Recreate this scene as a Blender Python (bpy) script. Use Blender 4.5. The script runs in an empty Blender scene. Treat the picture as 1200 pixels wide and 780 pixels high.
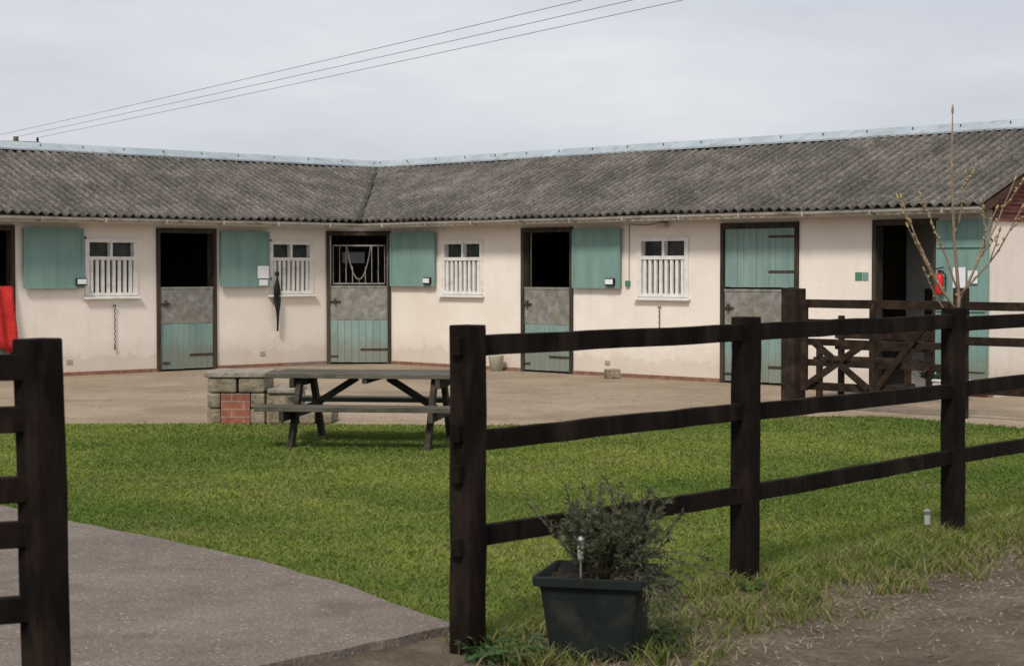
import bpy, bmesh, math, random
import numpy as np
from mathutils import Vector, Matrix
random.seed(7); rng=np.random.default_rng(7)
D=bpy.data; S=bpy.context.scene
S.view_settings.view_transform='Standard'; S.view_settings.look='None'; S.view_settings.exposure=0

# ------------------------------------------------------------ materials
def new_mat(name):
    m=D.materials.new(name); m.use_nodes=True
    nt=m.node_tree; b=nt.nodes['Principled BSDF']
    return m,nt,b
def noise(nt,vec,scale,detail=4,rough=.55):
    n=nt.nodes.new('ShaderNodeTexNoise'); n.inputs['Scale'].default_value=scale
    n.inputs['Detail'].default_value=detail; n.inputs['Roughness'].default_value=rough
    nt.links.new(vec,n.inputs['Vector']); return n.outputs['Fac']
def ramp(nt,fac,stops):
    r=nt.nodes.new('ShaderNodeValToRGB'); e=r.color_ramp.elements
    while len(e)<len(stops): e.new(.5)
    for i,(p,c) in enumerate(stops):
        e[i].position=p; e[i].color=(c[0],c[1],c[2],1) if hasattr(c,'__len__') else (c,c,c,1)
    nt.links.new(fac,r.inputs['Fac']); return r.outputs['Color']
def mix(nt,fac,a,b,mode='MIX'):
    m=nt.nodes.new('ShaderNodeMix'); m.data_type='RGBA'; m.blend_type=mode
    for sock,v in ((m.inputs[0],fac),(m.inputs[6],a),(m.inputs[7],b)):
        if isinstance(v,(int,float)): sock.default_value=v
        elif isinstance(v,tuple): sock.default_value=(v[0],v[1],v[2],1)
        else: nt.links.new(v,sock)
    return m.outputs[2]
def coords(nt,scale=(1,1,1),rot=(0,0,0)):
    t=nt.nodes.new('ShaderNodeTexCoord'); m=nt.nodes.new('ShaderNodeMapping')
    m.inputs['Scale'].default_value=scale; m.inputs['Rotation'].default_value=rot
    nt.links.new(t.outputs['Object'],m.inputs['Vector']); return m.outputs['Vector']
def bump(nt,b,h,strength,dist=.01):
    n=nt.nodes.new('ShaderNodeBump'); n.inputs['Strength'].default_value=strength; n.inputs['Distance'].default_value=dist
    nt.links.new(h,n.inputs['Height']); nt.links.new(n.outputs['Normal'],b.inputs['Normal'])
def noisy(name,c1,c2,scale=6,rough=.8,bs=.4,bscale=40,bd=.005,stretch=(1,1,1),metal=0,lo=.35,hi=.65,c3=None,s3=2,spec=.3):
    m,nt,b=new_mat(name); v=coords(nt,stretch)
    f=noise(nt,v,scale,6,.6); col=ramp(nt,f,[(lo,c1),(hi,c2)])
    if c3:
        g=ramp(nt,noise(nt,v,s3,5,.65),[(.5,0.),(.68,1.)]); col=mix(nt,g,col,c3)
    nt.links.new(col,b.inputs['Base Color'])
    b.inputs['Roughness'].default_value=rough; b.inputs['Metallic'].default_value=metal
    b.inputs['Specular IOR Level'].default_value=spec
    if bs: bump(nt,b,noise(nt,v,bscale,4),bs,bd)
    return m
def painted(name,c1,c2,c3):
    """weathered paint: vertical fading, scuffs and a dirtier foot"""
    m,nt,b=new_mat(name); v=coords(nt,(1,1,.22))
    col=ramp(nt,noise(nt,v,5,6,.6),[(.35,c1),(.65,c2)])
    col=mix(nt,ramp(nt,noise(nt,v,9,6,.7),[(.54,0.),(.70,.7)]),col,c3)
    w=coords(nt); sc=ramp(nt,noise(nt,w,14,8,.75),[(.62,0.),(.69,.6)]); col=mix(nt,sc,col,(.17,.155,.12))
    sep=nt.nodes.new('ShaderNodeSeparateXYZ'); nt.links.new(w,sep.inputs[0])
    zz=nt.nodes.new('ShaderNodeMath'); zz.operation='MULTIPLY_ADD'; zz.inputs[1].default_value=-.5
    nt.links.new(noise(nt,w,5,5),zz.inputs[0]); nt.links.new(sep.outputs['Z'],zz.inputs[2])
    col=mix(nt,ramp(nt,zz.outputs[0],[(0.,.55),(.22,0.)]),col,(.20,.17,.12))
    nt.links.new(col,b.inputs['Base Color']); b.inputs['Roughness'].default_value=.75; b.inputs['Specular IOR Level'].default_value=.2
    bump(nt,b,noise(nt,w,60,4),.3,.003); return m
M={}
M['teal']=painted('teal_paint',(.155,.265,.235),(.205,.325,.29),(.24,.325,.28))
M['tealdoor']=painted('teal_worn_paint',(.17,.265,.24),(.235,.335,.31),(.27,.32,.27))
M['galv']=noisy('galvanised_sheet',(.165,.16,.145),(.30,.295,.27),9,.65,.1,30,.003,metal=.1,c3=(.20,.175,.13),s3=5)
M['frame']=noisy('dark_frame_timber',(.022,.017,.013),(.07,.052,.038),8,.85,.5,50,.004,(1,1,.2))
M['white']=noisy('white_paint',(.70,.68,.64),(.80,.78,.75),10,.6,.2,60,.002,c3=(.60,.57,.51),s3=9)
M['glass']=noisy('dusty_glass',(.015,.017,.018),(.05,.055,.055),5,.18,.0,spec=.5)
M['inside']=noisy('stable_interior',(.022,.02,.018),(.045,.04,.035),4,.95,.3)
M['fence']=noisy('creosote_timber',(.0040,.0027,.0022),(.013,.0083,.0063),9,.85,.8,40,.006,(1,1,.35),c3=(.024,.016,.012),s3=6,spec=.10)
M['fence2']=noisy('creosote_timber_faded',(.015,.0095,.007),(.034,.022,.016),9,.85,.7,45,.006,c3=(.05,.034,.025),s3=6,spec=.12)
M['table']=noisy('weathered_table_timber',(.018,.014,.009),(.045,.037,.026),10,.85,.6,50,.005,(.3,1,1),c3=(.07,.06,.045),s3=7)
M['tabletop']=noisy('weathered_table_top',(.060,.053,.038),(.135,.122,.095),10,.85,.6,50,.005,(.3,1,1),c3=(.04,.038,.026),s3=6)
M['gutter']=noisy('gutter_plastic',(.33,.30,.26),(.47,.44,.39),3,.6,.1,c3=(.19,.17,.145),s3=4)
M['ridge']=noisy('ridge_metal',(.30,.35,.385),(.41,.465,.50),2.5,.7,.1,c3=(.25,.28,.28),s3=5)
M['black']=noisy('black_rubber',(.008,.008,.008),(.02,.02,.02),9,.6,.2)
M['iron']=noisy('rusty_iron',(.03,.022,.018),(.08,.05,.035),20,.7,.4)
M['red']=noisy('red_cloth',(.42,.02,.018),(.60,.035,.03),6,.85,.5,25,.02)
M['redpaint']=noisy('red_enamel',(.55,.02,.02),(.62,.03,.03),6,.3,0)
M['paper']=noisy('paper',(.70,.72,.76),(.78,.79,.82),5,.8,0)
M['greensign']=noisy('green_sign',(.05,.19,.12),(.07,.23,.15),5,.5,0)
M['stone']=noisy('weathered_stone',(.17,.14,.10),(.32,.265,.19),7,.95,.9,25,.02,c3=(.10,.085,.06),s3=8)
M['slab']=noisy('stone_slab',(.22,.195,.155),(.34,.30,.24),8,.95,.8,30,.012,c3=(.13,.12,.08),s3=6)
M['pot']=noisy('dark_green_plastic',(.007,.011,.010),(.014,.020,.018),4,.6,.2,30,.002,c3=(.034,.031,.025),s3=7,spec=.22)
M['soil']=noisy('potting_soil',(.015,.01,.008),(.05,.035,.025),20,1,.9,60,.01)
M['bark']=noisy('young_bark',(.16,.11,.075),(.28,.20,.14),12,.8,.3)
M['bud']=noisy('leaf_bud',(.26,.20,.09),(.36,.29,.13),30,.7,0)
M['twig']=noisy('lavender_twig',(.07,.05,.035),(.15,.11,.08),20,.9,0)
M['lav']=noisy('lavender_leaf',(.032,.055,.020),(.080,.100,.048),25,.9,0,c3=(.17,.13,.125),s3=24)
M['weed']=noisy('weed_leaf',(.02,.05,.012),(.045,.095,.025),25,.7,0)
M['straw']=noisy('dead_straw',(.22,.17,.105),(.40,.33,.22),30,.9,0)
M['deadleaf']=noisy('dead_leaf',(.065,.042,.028),(.19,.13,.085),40,.95,0)
M['wire']=noisy('cable',(.16,.16,.18),(.22,.22,.24),3,.7,0)
M['pole']=noisy('pole_timber',(.10,.075,.05),(.16,.12,.09),6,.9,.3)
M['steel']=noisy('stainless_steel',(.30,.29,.27),(.45,.44,.42),6,.35,0,metal=.8)
M['clear']=noisy('lamp_lens',(.3,.3,.28),(.42,.42,.4),9,.25,0)
M['cream']=noisy('cream_plastic',(.45,.44,.36),(.55,.52,.45),5,.5,0)
M['dimboard']=noisy('office_panel',(.55,.54,.50),(.65,.63,.58),5,.8,0)
M['barge']=noisy('brown_board',(.05,.022,.016),(.09,.04,.028),7,.7,.3)
M['pebble']=noisy('pebble',(.14,.115,.09),(.33,.28,.22),25,.95,.3)

def wall_mat():
    m,nt,b=new_mat('cream_render'); v=coords(nt)
    col=ramp(nt,noise(nt,v,1.6,6,.6),[(.3,(.775,.69,.605)),(.7,(.86,.79,.71))])
    sep=nt.nodes.new('ShaderNodeSeparateXYZ'); nt.links.new(v,sep.inputs[0])
    ad=nt.nodes.new('ShaderNodeMath'); ad.operation='ADD'; 
    n2=nt.nodes.new('ShaderNodeMath'); n2.operation='MULTIPLY'; n2.inputs[1].default_value=-.50
    nt.links.new(noise(nt,v,5,8,.75),n2.inputs[0]); nt.links.new(sep.outputs['Z'],ad.inputs[0]); nt.links.new(n2.outputs[0],ad.inputs[1])
    g=ramp(nt,ad.outputs[0],[(0.0,.42),(.05,.22),(.28,0.)])
    col=mix(nt,g,col,(.42,.33,.24))
    v2=coords(nt,(3,3,.25)); st=ramp(nt,noise(nt,v2,2.2,6,.7),[(.57,0.),(.76,.24)])
    col=mix(nt,st,col,(.52,.44,.35))
    sp=ramp(nt,noise(nt,v,17,6,.75),[(.66,0.),(.72,.35)]); col=mix(nt,sp,col,(.50,.42,.33))
    nt.links.new(col,b.inputs['Base Color']); b.inputs['Roughness'].default_value=.92
    bump(nt,b,noise(nt,v,28,6,.7),.45,.014); return m
M['wall']=wall_mat()

def brick_mat(name,c1,c2,mort,scale=1,rz=0,w=.225,h=.075):
    m,nt,b=new_mat(name)
    t=nt.nodes.new('ShaderNodeTexCoord'); mp=nt.nodes.new('ShaderNodeMapping')
    mp.inputs['Rotation'].default_value=(0,0,rz)
    nt.links.new(t.outputs['Object'],mp.inputs['Vector'])
    sx=nt.nodes.new('ShaderNodeSeparateXYZ'); cx=nt.nodes.new('ShaderNodeCombineXYZ')
    nt.links.new(mp.outputs[0],sx.inputs[0]); nt.links.new(sx.outputs['X'],cx.inputs['X']); nt.links.new(sx.outputs['Z'],cx.inputs['Y'])
    br=nt.nodes.new('ShaderNodeTexBrick'); br.inputs['Scale'].default_value=scale
    br.inputs['Brick Width'].default_value=w; br.inputs['Row Height'].default_value=h; br.inputs['Mortar Size'].default_value=.006
    br.inputs['Color1'].default_value=(*c1,1); br.inputs['Color2'].default_value=(*c2,1); br.inputs['Mortar'].default_value=(*mort,1)
    nt.links.new(cx.outputs[0],br.inputs['Vector'])
    n=noise(nt,t.outputs['Object'],14,5); col=mix(nt,.6,br.outputs['Color'],ramp(nt,n,[(.3,.4),(.7,1.3)]),'MULTIPLY')
    nt.links.new(col,b.inputs['Base Color']); b.inputs['Roughness'].default_value=.9
    bump(nt,b,n,.5,.01); return m
M['brick']=brick_mat('red_brick',(.33,.105,.065),(.22,.075,.05),(.27,.22,.17))
M['plinth']=brick_mat('brick_plinth',(.27,.13,.09),(.21,.10,.07),(.25,.2,.16),rz=math.radians(45))
M['tile']=brick_mat('hung_tile',(.20,.055,.038),(.13,.038,.028),(.04,.014,.012),w=.17,h=.1,rz=math.radians(-44))

def roof_mat(name,ang):
    m,nt,b=new_mat(name); v=coords(nt)
    col=ramp(nt,noise(nt,v,1.5,10,.75),[(.30,(.052,.047,.042)),(.5,(.100,.090,.081)),(.70,(.175,.162,.143))])
    fine=ramp(nt,noise(nt,v,24,6,.8),[(.35,.5),(.65,1.45)])
    col=mix(nt,.85,col,fine,'MULTIPLY')
    at=nt.nodes.new('ShaderNodeAttribute'); at.attribute_name='wave_shade'
    cr=ramp(nt,at.outputs['Fac'],[(0.05,.48),(.55,1.),(.95,1.30)])  # corrugation shading painted into the colour: dark troughs, light crests
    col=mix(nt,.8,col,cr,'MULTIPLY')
    lich=ramp(nt,noise(nt,v,10,7,.75),[(.58,0.),(.68,.75)])
    col=mix(nt,lich,col,(.24,.225,.185))
    moss=ramp(nt,noise(nt,v,2.7,7,.75),[(.56,0.),(.66,.6)]); col=mix(nt,moss,col,(.055,.050,.038))
    och=ramp(nt,noise(nt,v,4.3,4,.6),[(.69,0.),(.73,.6)])
    col=mix(nt,och,col,(.19,.13,.055))
    nt.links.new(col,b.inputs['Base Color']); b.inputs['Roughness'].default_value=.97; b.inputs['Specular IOR Level'].default_value=.1
    bump(nt,b,noise(nt,v,50,6),.6,.008); return m

def ground_mat():
    m,nt,b=new_mat('earth_track'); v=coords(nt)
    col=ramp(nt,noise(nt,v,2.2,8,.7),[(.32,(.095,.073,.052)),(.52,(.17,.132,.095)),(.7,(.26,.21,.155))])
    f=ramp(nt,noise(nt,v,42,7,.85),[(.35,.45),(.65,1.5)]); col=mix(nt,.85,col,f,'MULTIPLY')
    sep=nt.nodes.new('ShaderNodeVectorMath'); sep.operation='LENGTH'; nt.links.new(v,sep.inputs[0])
    mr=nt.nodes.new('ShaderNodeMapRange'); mr.inputs['From Min'].default_value=30; mr.inputs['From Max'].default_value=55
    nt.links.new(sep.outputs['Value'],mr.inputs['Value'])
    col=mix(nt,mr.outputs[0],col,(.06,.095,.03))
    nt.links.new(col,b.inputs['Base Color']); b.inputs['Roughness'].default_value=.97; b.inputs['Specular IOR Level'].default_value=.1
    bump(nt,b,noise(nt,v,18,10,.75),.9,.035); return m
M['ground']=ground_mat()
def yard_mat():
    m,nt,b=new_mat('yard_concrete'); v=coords(nt)
    col=ramp(nt,noise(nt,v,.7,9,.72),[(.3,(.25,.19,.132)),(.7,(.385,.305,.222))])
    f=ramp(nt,noise(nt,v,26,7,.85),[(.35,.6),(.65,1.32)]); col=mix(nt,.8,col,f,'MULTIPLY')
    d=ramp(nt,noise(nt,v,.42,7,.65),[(.53,0.),(.62,.55)]); col=mix(nt,d,col,(.19,.142,.10))
    d2=ramp(nt,noise(nt,v,2.3,7,.7),[(.60,0.),(.66,.4)]); col=mix(nt,d2,col,(.15,.115,.085))
    nt.links.new(col,b.inputs['Base Color']); b.inputs['Roughness'].default_value=.95; b.inputs['Specular IOR Level'].default_value=.1
    bump(nt,b,noise(nt,v,40,6),.4,.01); return m
M['yard']=yard_mat()
def path_mat():
    m,nt,b=new_mat('path_concrete'); v=coords(nt)
    col=ramp(nt,noise(nt,v,1.3,9,.75),[(.3,(.130,.104,.088)),(.7,(.225,.187,.158))])
    vo=nt.nodes.new('ShaderNodeTexVoronoi'); vo.inputs['Scale'].default_value=42; nt.links.new(v,vo.inputs['Vector'])
    sp=ramp(nt,vo.outputs['Distance'],[(.14,1.),(.32,0.)]); pick=ramp(nt,noise(nt,v,20,3),[(.50,0.),(.58,.9)])
    s2=mix(nt,1.,sp,pick,'MULTIPLY'); col=mix(nt,s2,col,(.44,.38,.33))
    f=ramp(nt,noise(nt,v,60,4,.8),[(.35,.5),(.65,1.4)]); col=mix(nt,.85,col,f,'MULTIPLY')
    st=ramp(nt,noise(nt,v,3.1,7,.7),[(.55,0.),(.64,.5)]); col=mix(nt,st,col,(.095,.08,.066))
    nt.links.new(col,b.inputs['Base Color']); b.inputs['Roughness'].default_value=.92; b.inputs['Specular IOR Level'].default_value=.15
    bump(nt,b,vo.outputs['Distance'],.5,.005); return m
M['path']=path_mat()
M['turf']=noisy('turf',(.060,.085,.020),(.11,.145,.038),4,.98,.8,50,.02,c3=(.15,.135,.06),s3=2.2,spec=.05)
def blade_mat():
    m,nt,b=new_mat('grass_blade'); a=nt.nodes.new('ShaderNodeAttribute'); a.attribute_name='Col'
    nt.links.new(a.outputs['Color'],b.inputs['Base Color']); b.inputs['Roughness'].default_value=.75; b.inputs['Specular IOR Level'].default_value=.15
    tr=nt.nodes.new('ShaderNodeBsdfTranslucent'); nt.links.new(a.outputs['Color'],tr.inputs['Color'])
    ms=nt.nodes.new('ShaderNodeMixShader'); ms.inputs[0].default_value=.3
    o=nt.nodes['Material Output']; nt.links.new(b.outputs[0],ms.inputs[1]); nt.links.new(tr.outputs[0],ms.inputs[2]); nt.links.new(ms.outputs[0],o.inputs['Surface'])
    return m
M['blade']=blade_mat()

# ------------------------------------------------------------ geometry helpers
class Fr:
    def __init__(s,o,ex,ey):
        s.o=Vector((o[0],o[1])); s.ex=Vector(ex).normalized(); s.ey=Vector(ey).normalized()
    def p(s,a,b,z):
        q=s.o+s.ex*a+s.ey*b; return Vector((q.x,q.y,z))
FACES=[(0,1,2,3),(4,7,6,5),(0,4,5,1),(1,5,6,2),(2,6,7,3),(3,7,4,0)]
def hexa(bm,pts):
    v=[bm.verts.new(p) for p in pts]
    for f in FACES: bm.faces.new([v[i] for i in f])
def fbox(bm,F,a0,a1,b0,b1,z0,z1):
    hexa(bm,[F.p(a0,b0,z0),F.p(a1,b0,z0),F.p(a1,b1,z0),F.p(a0,b1,z0),F.p(a0,b0,z1),F.p(a1,b0,z1),F.p(a1,b1,z1),F.p(a0,b1,z1)])
def beam(bm,p0,p1,w,h,up=Vector((0,0,1)),seg=1,jit=0.):
    p0=Vector(p0);p1=Vector(p1); d=(p1-p0).normalized(); side=d.cross(up)
    if side.length<1e-3: side=d.cross(Vector((0,1,0)))
    side.normalize(); u=side.cross(d).normalized()
    rings=[]
    for i in range(seg+1):
        c=p0.lerp(p1,i/seg)
        if 0<i<seg: c=c+side*random.uniform(-jit,jit)+u*random.uniform(-jit,jit)
        ww=w*(1+random.uniform(-jit,jit)*2); hh=h*(1+random.uniform(-jit,jit)*2)
        rings.append([bm.verts.new(c+side*sx*ww/2+u*sy*hh/2) for sx,sy in ((-1,-1),(1,-1),(1,1),(-1,1))])
    for i in range(seg):
        for k in range(4): bm.faces.new([rings[i][k],rings[i][(k+1)%4],rings[i+1][(k+1)%4],rings[i+1][k]])
    bm.faces.new(rings[0][::-1]); bm.faces.new(rings[-1])
def tube(bm,pts,rads,seg=6,cap=True):
    rings=[]; n=len(pts); prev=None
    for i,p in enumerate(pts):
        p=Vector(p); a=Vector(pts[max(i-1,0)]); b=Vector(pts[min(i+1,n-1)]); d=(b-a).normalized()
        if prev is None: x=d.orthogonal().normalized()
        else: x=(prev-d*prev.dot(d)).normalized()
        prev=x; y=d.cross(x); r=rads[i] if hasattr(rads,'__len__') else rads
        rings.append([bm.verts.new(p+x*math.cos(2*math.pi*k/seg)*r+y*math.sin(2*math.pi*k/seg)*r) for k in range(seg)])
    for i in range(n-1):
        for k in range(seg): bm.faces.new([rings[i][k],rings[i][(k+1)%seg],rings[i+1][(k+1)%seg],rings[i+1][k]])
    if cap: bm.faces.new(rings[0][::-1]); bm.faces.new(rings[-1])
def prism(bm,F,a0,a1,prof):
    f0=a0 if callable(a0) else (lambda b:a0); f1=a1 if callable(a1) else (lambda b:a1)
    A=[bm.verts.new(F.p(f0(b),b,z)) for b,z in prof]; B=[bm.verts.new(F.p(f1(b),b,z)) for b,z in prof]
    n=len(prof)
    for i in range(n): bm.faces.new([A[i],A[(i+1)%n],B[(i+1)%n],B[i]])
    bm.faces.new(A[::-1]); bm.faces.new(B)
def empty(name,parent=None):
    o=D.objects.new(name,None); S.collection.objects.link(o); o.empty_display_size=.2
    if parent: o.parent=parent
    return o
def fin(bm,name,mat,parent=None,bev=0,smooth=False,solid=0,recalc=True):
    if recalc: bmesh.ops.recalc_face_normals(bm,faces=bm.faces)
    me=D.meshes.new(name); bm.to_mesh(me); bm.free()
    o=D.objects.new(name,me); S.collection.objects.link(o)
    me.materials.append(M[mat] if isinstance(mat,str) else mat)
    if smooth:
        for p in me.polygons: p.use_smooth=True
    if parent: o.parent=parent
    if solid:
        s=o.modifiers.new('s','SOLIDIFY'); s.thickness=solid; s.offset=-1
    if bev:
        b=o.modifiers.new('b','BEVEL'); b.width=bev; b.segments=2; b.limit_method='ANGLE'; b.harden_normals=False
    return o
nb=bmesh.new

# ------------------------------------------------------------ stable building
C=(-2.40,29.60); Ld=(.714,.700); Rd=(.700,-.714)
FL=Fr(C,(-Ld[0],-Ld[1]),Rd)
FR=Fr(C,Rd,(-Ld[0],-Ld[1]))
pL=FL.p(.733,0,0); pR=FR.p(.697,0,0)
ch=Vector((pR.x-pL.x,pR.y-pL.y)); CW=ch.length
FC=Fr((pL.x,pL.y),ch,(ch.y,-ch.x)); 
T=.2; ZT=2.38; LEND=9.6; REND=11.42; DEP=4.4
BLD=empty('stable_block')
def wall(bm,F,s0,s1,ops,zt=ZT,b0=-T,b1=0):
    cuts=sorted(set([s0,s1]+[x for o in ops for x in o[:2]]))
    for a,b in zip(cuts[:-1],cuts[1:]):
        mid=(a+b)/2; op=[o for o in ops if o[0]<mid<o[1]]
        if not op: fbox(bm,F,a,b,b0,b1,0,zt)
        else:
            o=op[0]
            if o[2]>0: fbox(bm,F,a,b,b0,b1,0,o[2])
            if o[3]<zt: fbox(bm,F,a,b,b0,b1,o[3],zt)
DZ=2.10; WZ0,WZ1=1.12,1.93
doorsL=[(6.19,7.25),(2.85,3.90)]; winsL=[(4.24,5.07),(1.03,1.84)]
doorsR=[(3.64,4.68),(7.38,8.64),(9.76,10.68)]; winsR=[(1.92,2.80),(5.93,6.80)]
bm=nb()
wall(bm,FL,.733,LEND,[(a,b,0,DZ) for a,b in doorsL]+[(a,b,WZ0,WZ1) for a,b in winsL])
wall(bm,FR,.697,REND,[(a,b,0,DZ) for a,b in doorsR]+[(a,b,WZ0,WZ1) for a,b in winsR])
wall(bm,FC,0,CW,[(.06,CW-.06,0,DZ)],zt=2.18,b0=-T,b1=0.002)
fbox(bm,FR,REND-T,REND+.001,-DEP+T,-T,0,ZT+.02)
fbox(bm,FL,LEND-T,LEND+.001,-DEP+T,-T,0,ZT+.02)
fbox(bm,FR,-DEP,REND,-DEP,-DEP+T,0,ZT)
fbox(bm,FL,-DEP+T,LEND,-DEP,-DEP+T,0,ZT)
fin(bm,'walls','wall',BLD)
bm=nb()
for F,ss in ((FR,(1.86,7.1,9.2)),(FL,(1.9,5.5))):
    for s in ss: fbox(bm,F,s,s+.1,-DEP+T+.01,-T-.01,0,2.38)
fbox(bm,FR,.3,REND-T-.01,-DEP+T+.25,-DEP+T+.35,0,2.4)
fbox(bm,FL,.3,LEND-T-.01,-DEP+T+.25,-DEP+T+.35,0,2.4)
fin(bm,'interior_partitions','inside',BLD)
bm=nb(); fbox(bm,FR,.4,REND-.3,-4,-.03,.008,.02)
fbox(bm,FL,.5,LEND-.3,-4,-.03,.0205,.03)
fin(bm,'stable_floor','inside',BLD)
bm=nb()
def gaps(s0,s1,ds):
    c=s0
    for a,b in sorted(ds):
        if a>c: yield c,a
        c=b
    if s1>c: yield c,s1
for F,s0,s1,ds in ((FL,.75,LEND,doorsL),(FR,.72,REND,doorsR)):
    for a,b in gaps(s0,s1,ds): fbox(bm,F,a,b,-.05,.025,0,.055)
fin(bm,'brick_plinth','plinth',BLD,bev=.004)
# roof
HW=2.2; OV=.38; ZE=2.25; ZR=3.33; SL=(ZR-ZE)/(HW+OV)
def rz(b): return ZE+(OV-b)*SL if b>=-HW else ZR-(-HW-b)*SL
def sheet(F,b_lo,b_hi,dz,t1,name,mat,rows=12,pitch=.146,amp=.027):
    bm=nb(); t0=-DEP-.5; lay=bm.verts.layers.float.new('wave_shade')
    n=int((t1-t0)/pitch*10); grid=[]
    jr=random.Random(3); jag={}
    for j in range(rows+1):
        b=b_hi+(b_lo-b_hi)*j/rows; row=[]
        for i in range(n+1):
            t=t0+(t1-t0)*i/n
            k=int((t-t0)/1.02)
            if k not in jag: jag[k]=(jr.uniform(-.014,.014),jr.uniform(-.006,.006))
            jb,jz=jag[k]
            bb=b+(jb if j==0 else 0)
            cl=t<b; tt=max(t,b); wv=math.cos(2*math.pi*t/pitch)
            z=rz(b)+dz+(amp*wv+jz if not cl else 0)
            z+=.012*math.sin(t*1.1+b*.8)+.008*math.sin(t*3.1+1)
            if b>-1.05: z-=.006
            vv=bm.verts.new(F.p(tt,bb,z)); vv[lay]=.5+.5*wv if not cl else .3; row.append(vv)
        grid.append(row)
    for j in range(rows):
        b=b_hi+(b_lo-b_hi)*j/rows; b2=b_hi+(b_lo-b_hi)*(j+1)/rows
        for i in range(n):
            t=t0+(t1-t0)*(i+1)/n
            if t<min(b,b2): continue
            bm.faces.new([grid[j][i],grid[j][i+1],grid[j+1][i+1],grid[j+1][i]])
    bmesh.ops.delete(bm,geom=[v for v in bm.verts if not v.link_faces],context='VERTS')
    bmesh.ops.dissolve_degenerate(bm,edges=bm.edges,dist=1e-5)
    return fin(bm,name,mat,BLD,smooth=True,solid=.009)
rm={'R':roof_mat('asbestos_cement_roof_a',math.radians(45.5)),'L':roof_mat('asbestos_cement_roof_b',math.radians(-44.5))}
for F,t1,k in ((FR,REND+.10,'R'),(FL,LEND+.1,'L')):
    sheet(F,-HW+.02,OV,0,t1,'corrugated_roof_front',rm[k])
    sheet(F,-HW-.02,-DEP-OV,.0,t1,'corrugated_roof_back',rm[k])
for F,t1 in ((FR,REND+.12),(FL,LEND+.12)):
    bm=nb()
    prof=[(-HW+.20,rz(-HW+.20)+.03),(-HW+.20,rz(-HW+.20)+.055),(-HW+.06,ZR+.07),(-HW,ZR+.085),(-HW-.06,ZR+.07),(-HW-.2,rz(-HW-.2)+.055),(-HW-.2,rz(-HW-.2)+.03)]
    prism(bm,F,lambda b:b,t1,prof)
    fin(bm,'ridge_cap','ridge',BLD)
    bm=nb(); t=-2
    while t<t1:
        q=F.p(t,-HW+.13,0); tube(bm,[(q.x,q.y,ZR+.03),(q.x,q.y,ZR+.058)],.009,6)
        t+=.73
    fin(bm,'ridge_bolts','iron',BLD)
    bm=nb(); t=.6
    while t<t1:
        for b in (OV-.25,-1.0,-1.9):
            tt=round(t/.146)*.146; q=F.p(tt,b,rz(b)+.02)
            if tt>b: tube(bm,[q,q+Vector((0,0,.025))],.009,5)
        t+=.584
    fin(bm,'roof_bolts','galv',BLD)
bm=nb()
a=Vector((*FR.p(OV,OV,0).xy,rz(OV)+.03)); b_=Vector((*FR.p(-HW,-HW,0).xy,rz(-HW)+.04))
beam(bm,a,b_,.05,.02)
fin(bm,'valley_flashing',rm['R'],BLD)
bm=nb()
for F,t1 in ((FR,REND),(FL,LEND)):
    prism(bm,F,lambda b:b,t1,[(.28,2.145),(.305,2.145),(.305,2.225),(.28,2.225)])
fin(bm,'fascia','white',BLD)
bm=nb()
for F,t1 in ((FR,REND),(FL,LEND)):
    prism(bm,F,lambda b:b+.0,t1,[(.01,2.185),(.27,2.185),(.27,2.205),(.01,2.205)])
fin(bm,'soffit','frame',BLD)
bm=nb()
for F,t1 in ((FR,REND+.08),(FL,LEND)):
    prof=[]
    r=.042; cb=.385; cz=2.205
    for i in range(9): a=math.pi+math.pi*i/8; prof.append((cb+r*math.cos(a),cz+r*math.sin(a)*.95))
    for i in range(9): a=2*math.pi-math.pi*i/8; prof.append((cb+(r-.006)*math.cos(a),cz+(r-.006)*math.sin(a)*.95))
    prism(bm,F,lambda b:b,t1,prof)
fin(bm,'gutter','gutter',BLD)
bm=nb()
for F,t1 in ((FR,REND),(FL,LEND)):
    t=1.0
    while t<t1:
        fbox(bm,F,t-.015,t+.015,.30,.434,2.152,2.160); fbox(bm,F,t-.014,t+.014,.430,.438,2.16,2.21); t+=1.0
fin(bm,'gutter_brackets','gutter',BLD)
for F,t in ((FR,REND),(FL,LEND)):
    bm=nb()
    prism(bm,F,t-T,t+.0,[(-.0,ZT),(-.0,rz(0)-.05),(-HW,ZR-.06),(-DEP,rz(-DEP)-.05),(-DEP,ZT)])
    fin(bm,'gable_backing','frame',BLD)
    bm=nb(); z=2.06
    while z<ZR-.1:
        def bl(zz): return max(0,(zz-(rz(0)-.04))/SL)
        lo=-bl(z+.1)+.02; hi=-DEP+bl(z+.1)-.02
        if lo-hi>.05: 
            hexa(bm,[F.p(t+.003,lo,z),F.p(t+.03,lo,z),F.p(t+.03,hi,z),F.p(t+.003,hi,z),F.p(t+.003,lo,z+.108),F.p(t+.012,lo,z+.108),F.p(t+.012,hi,z+.108),F.p(t+.003,hi,z+.108)])
        z+=.1
    fin(bm,'hung_tiles','tile',BLD)
    bm=nb()
    for s in (1,-1):
        e=(OV,rz(OV)) if s==1 else (-DEP-OV,rz(-DEP-OV))
        beam(bm,F.p(t+.085,e[0],e[1]-.075),F.p(t+.085,-HW,ZR-.075),.025,.09)
    fin(bm,'bargeboard','barge',BLD,bev=.003)

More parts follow.
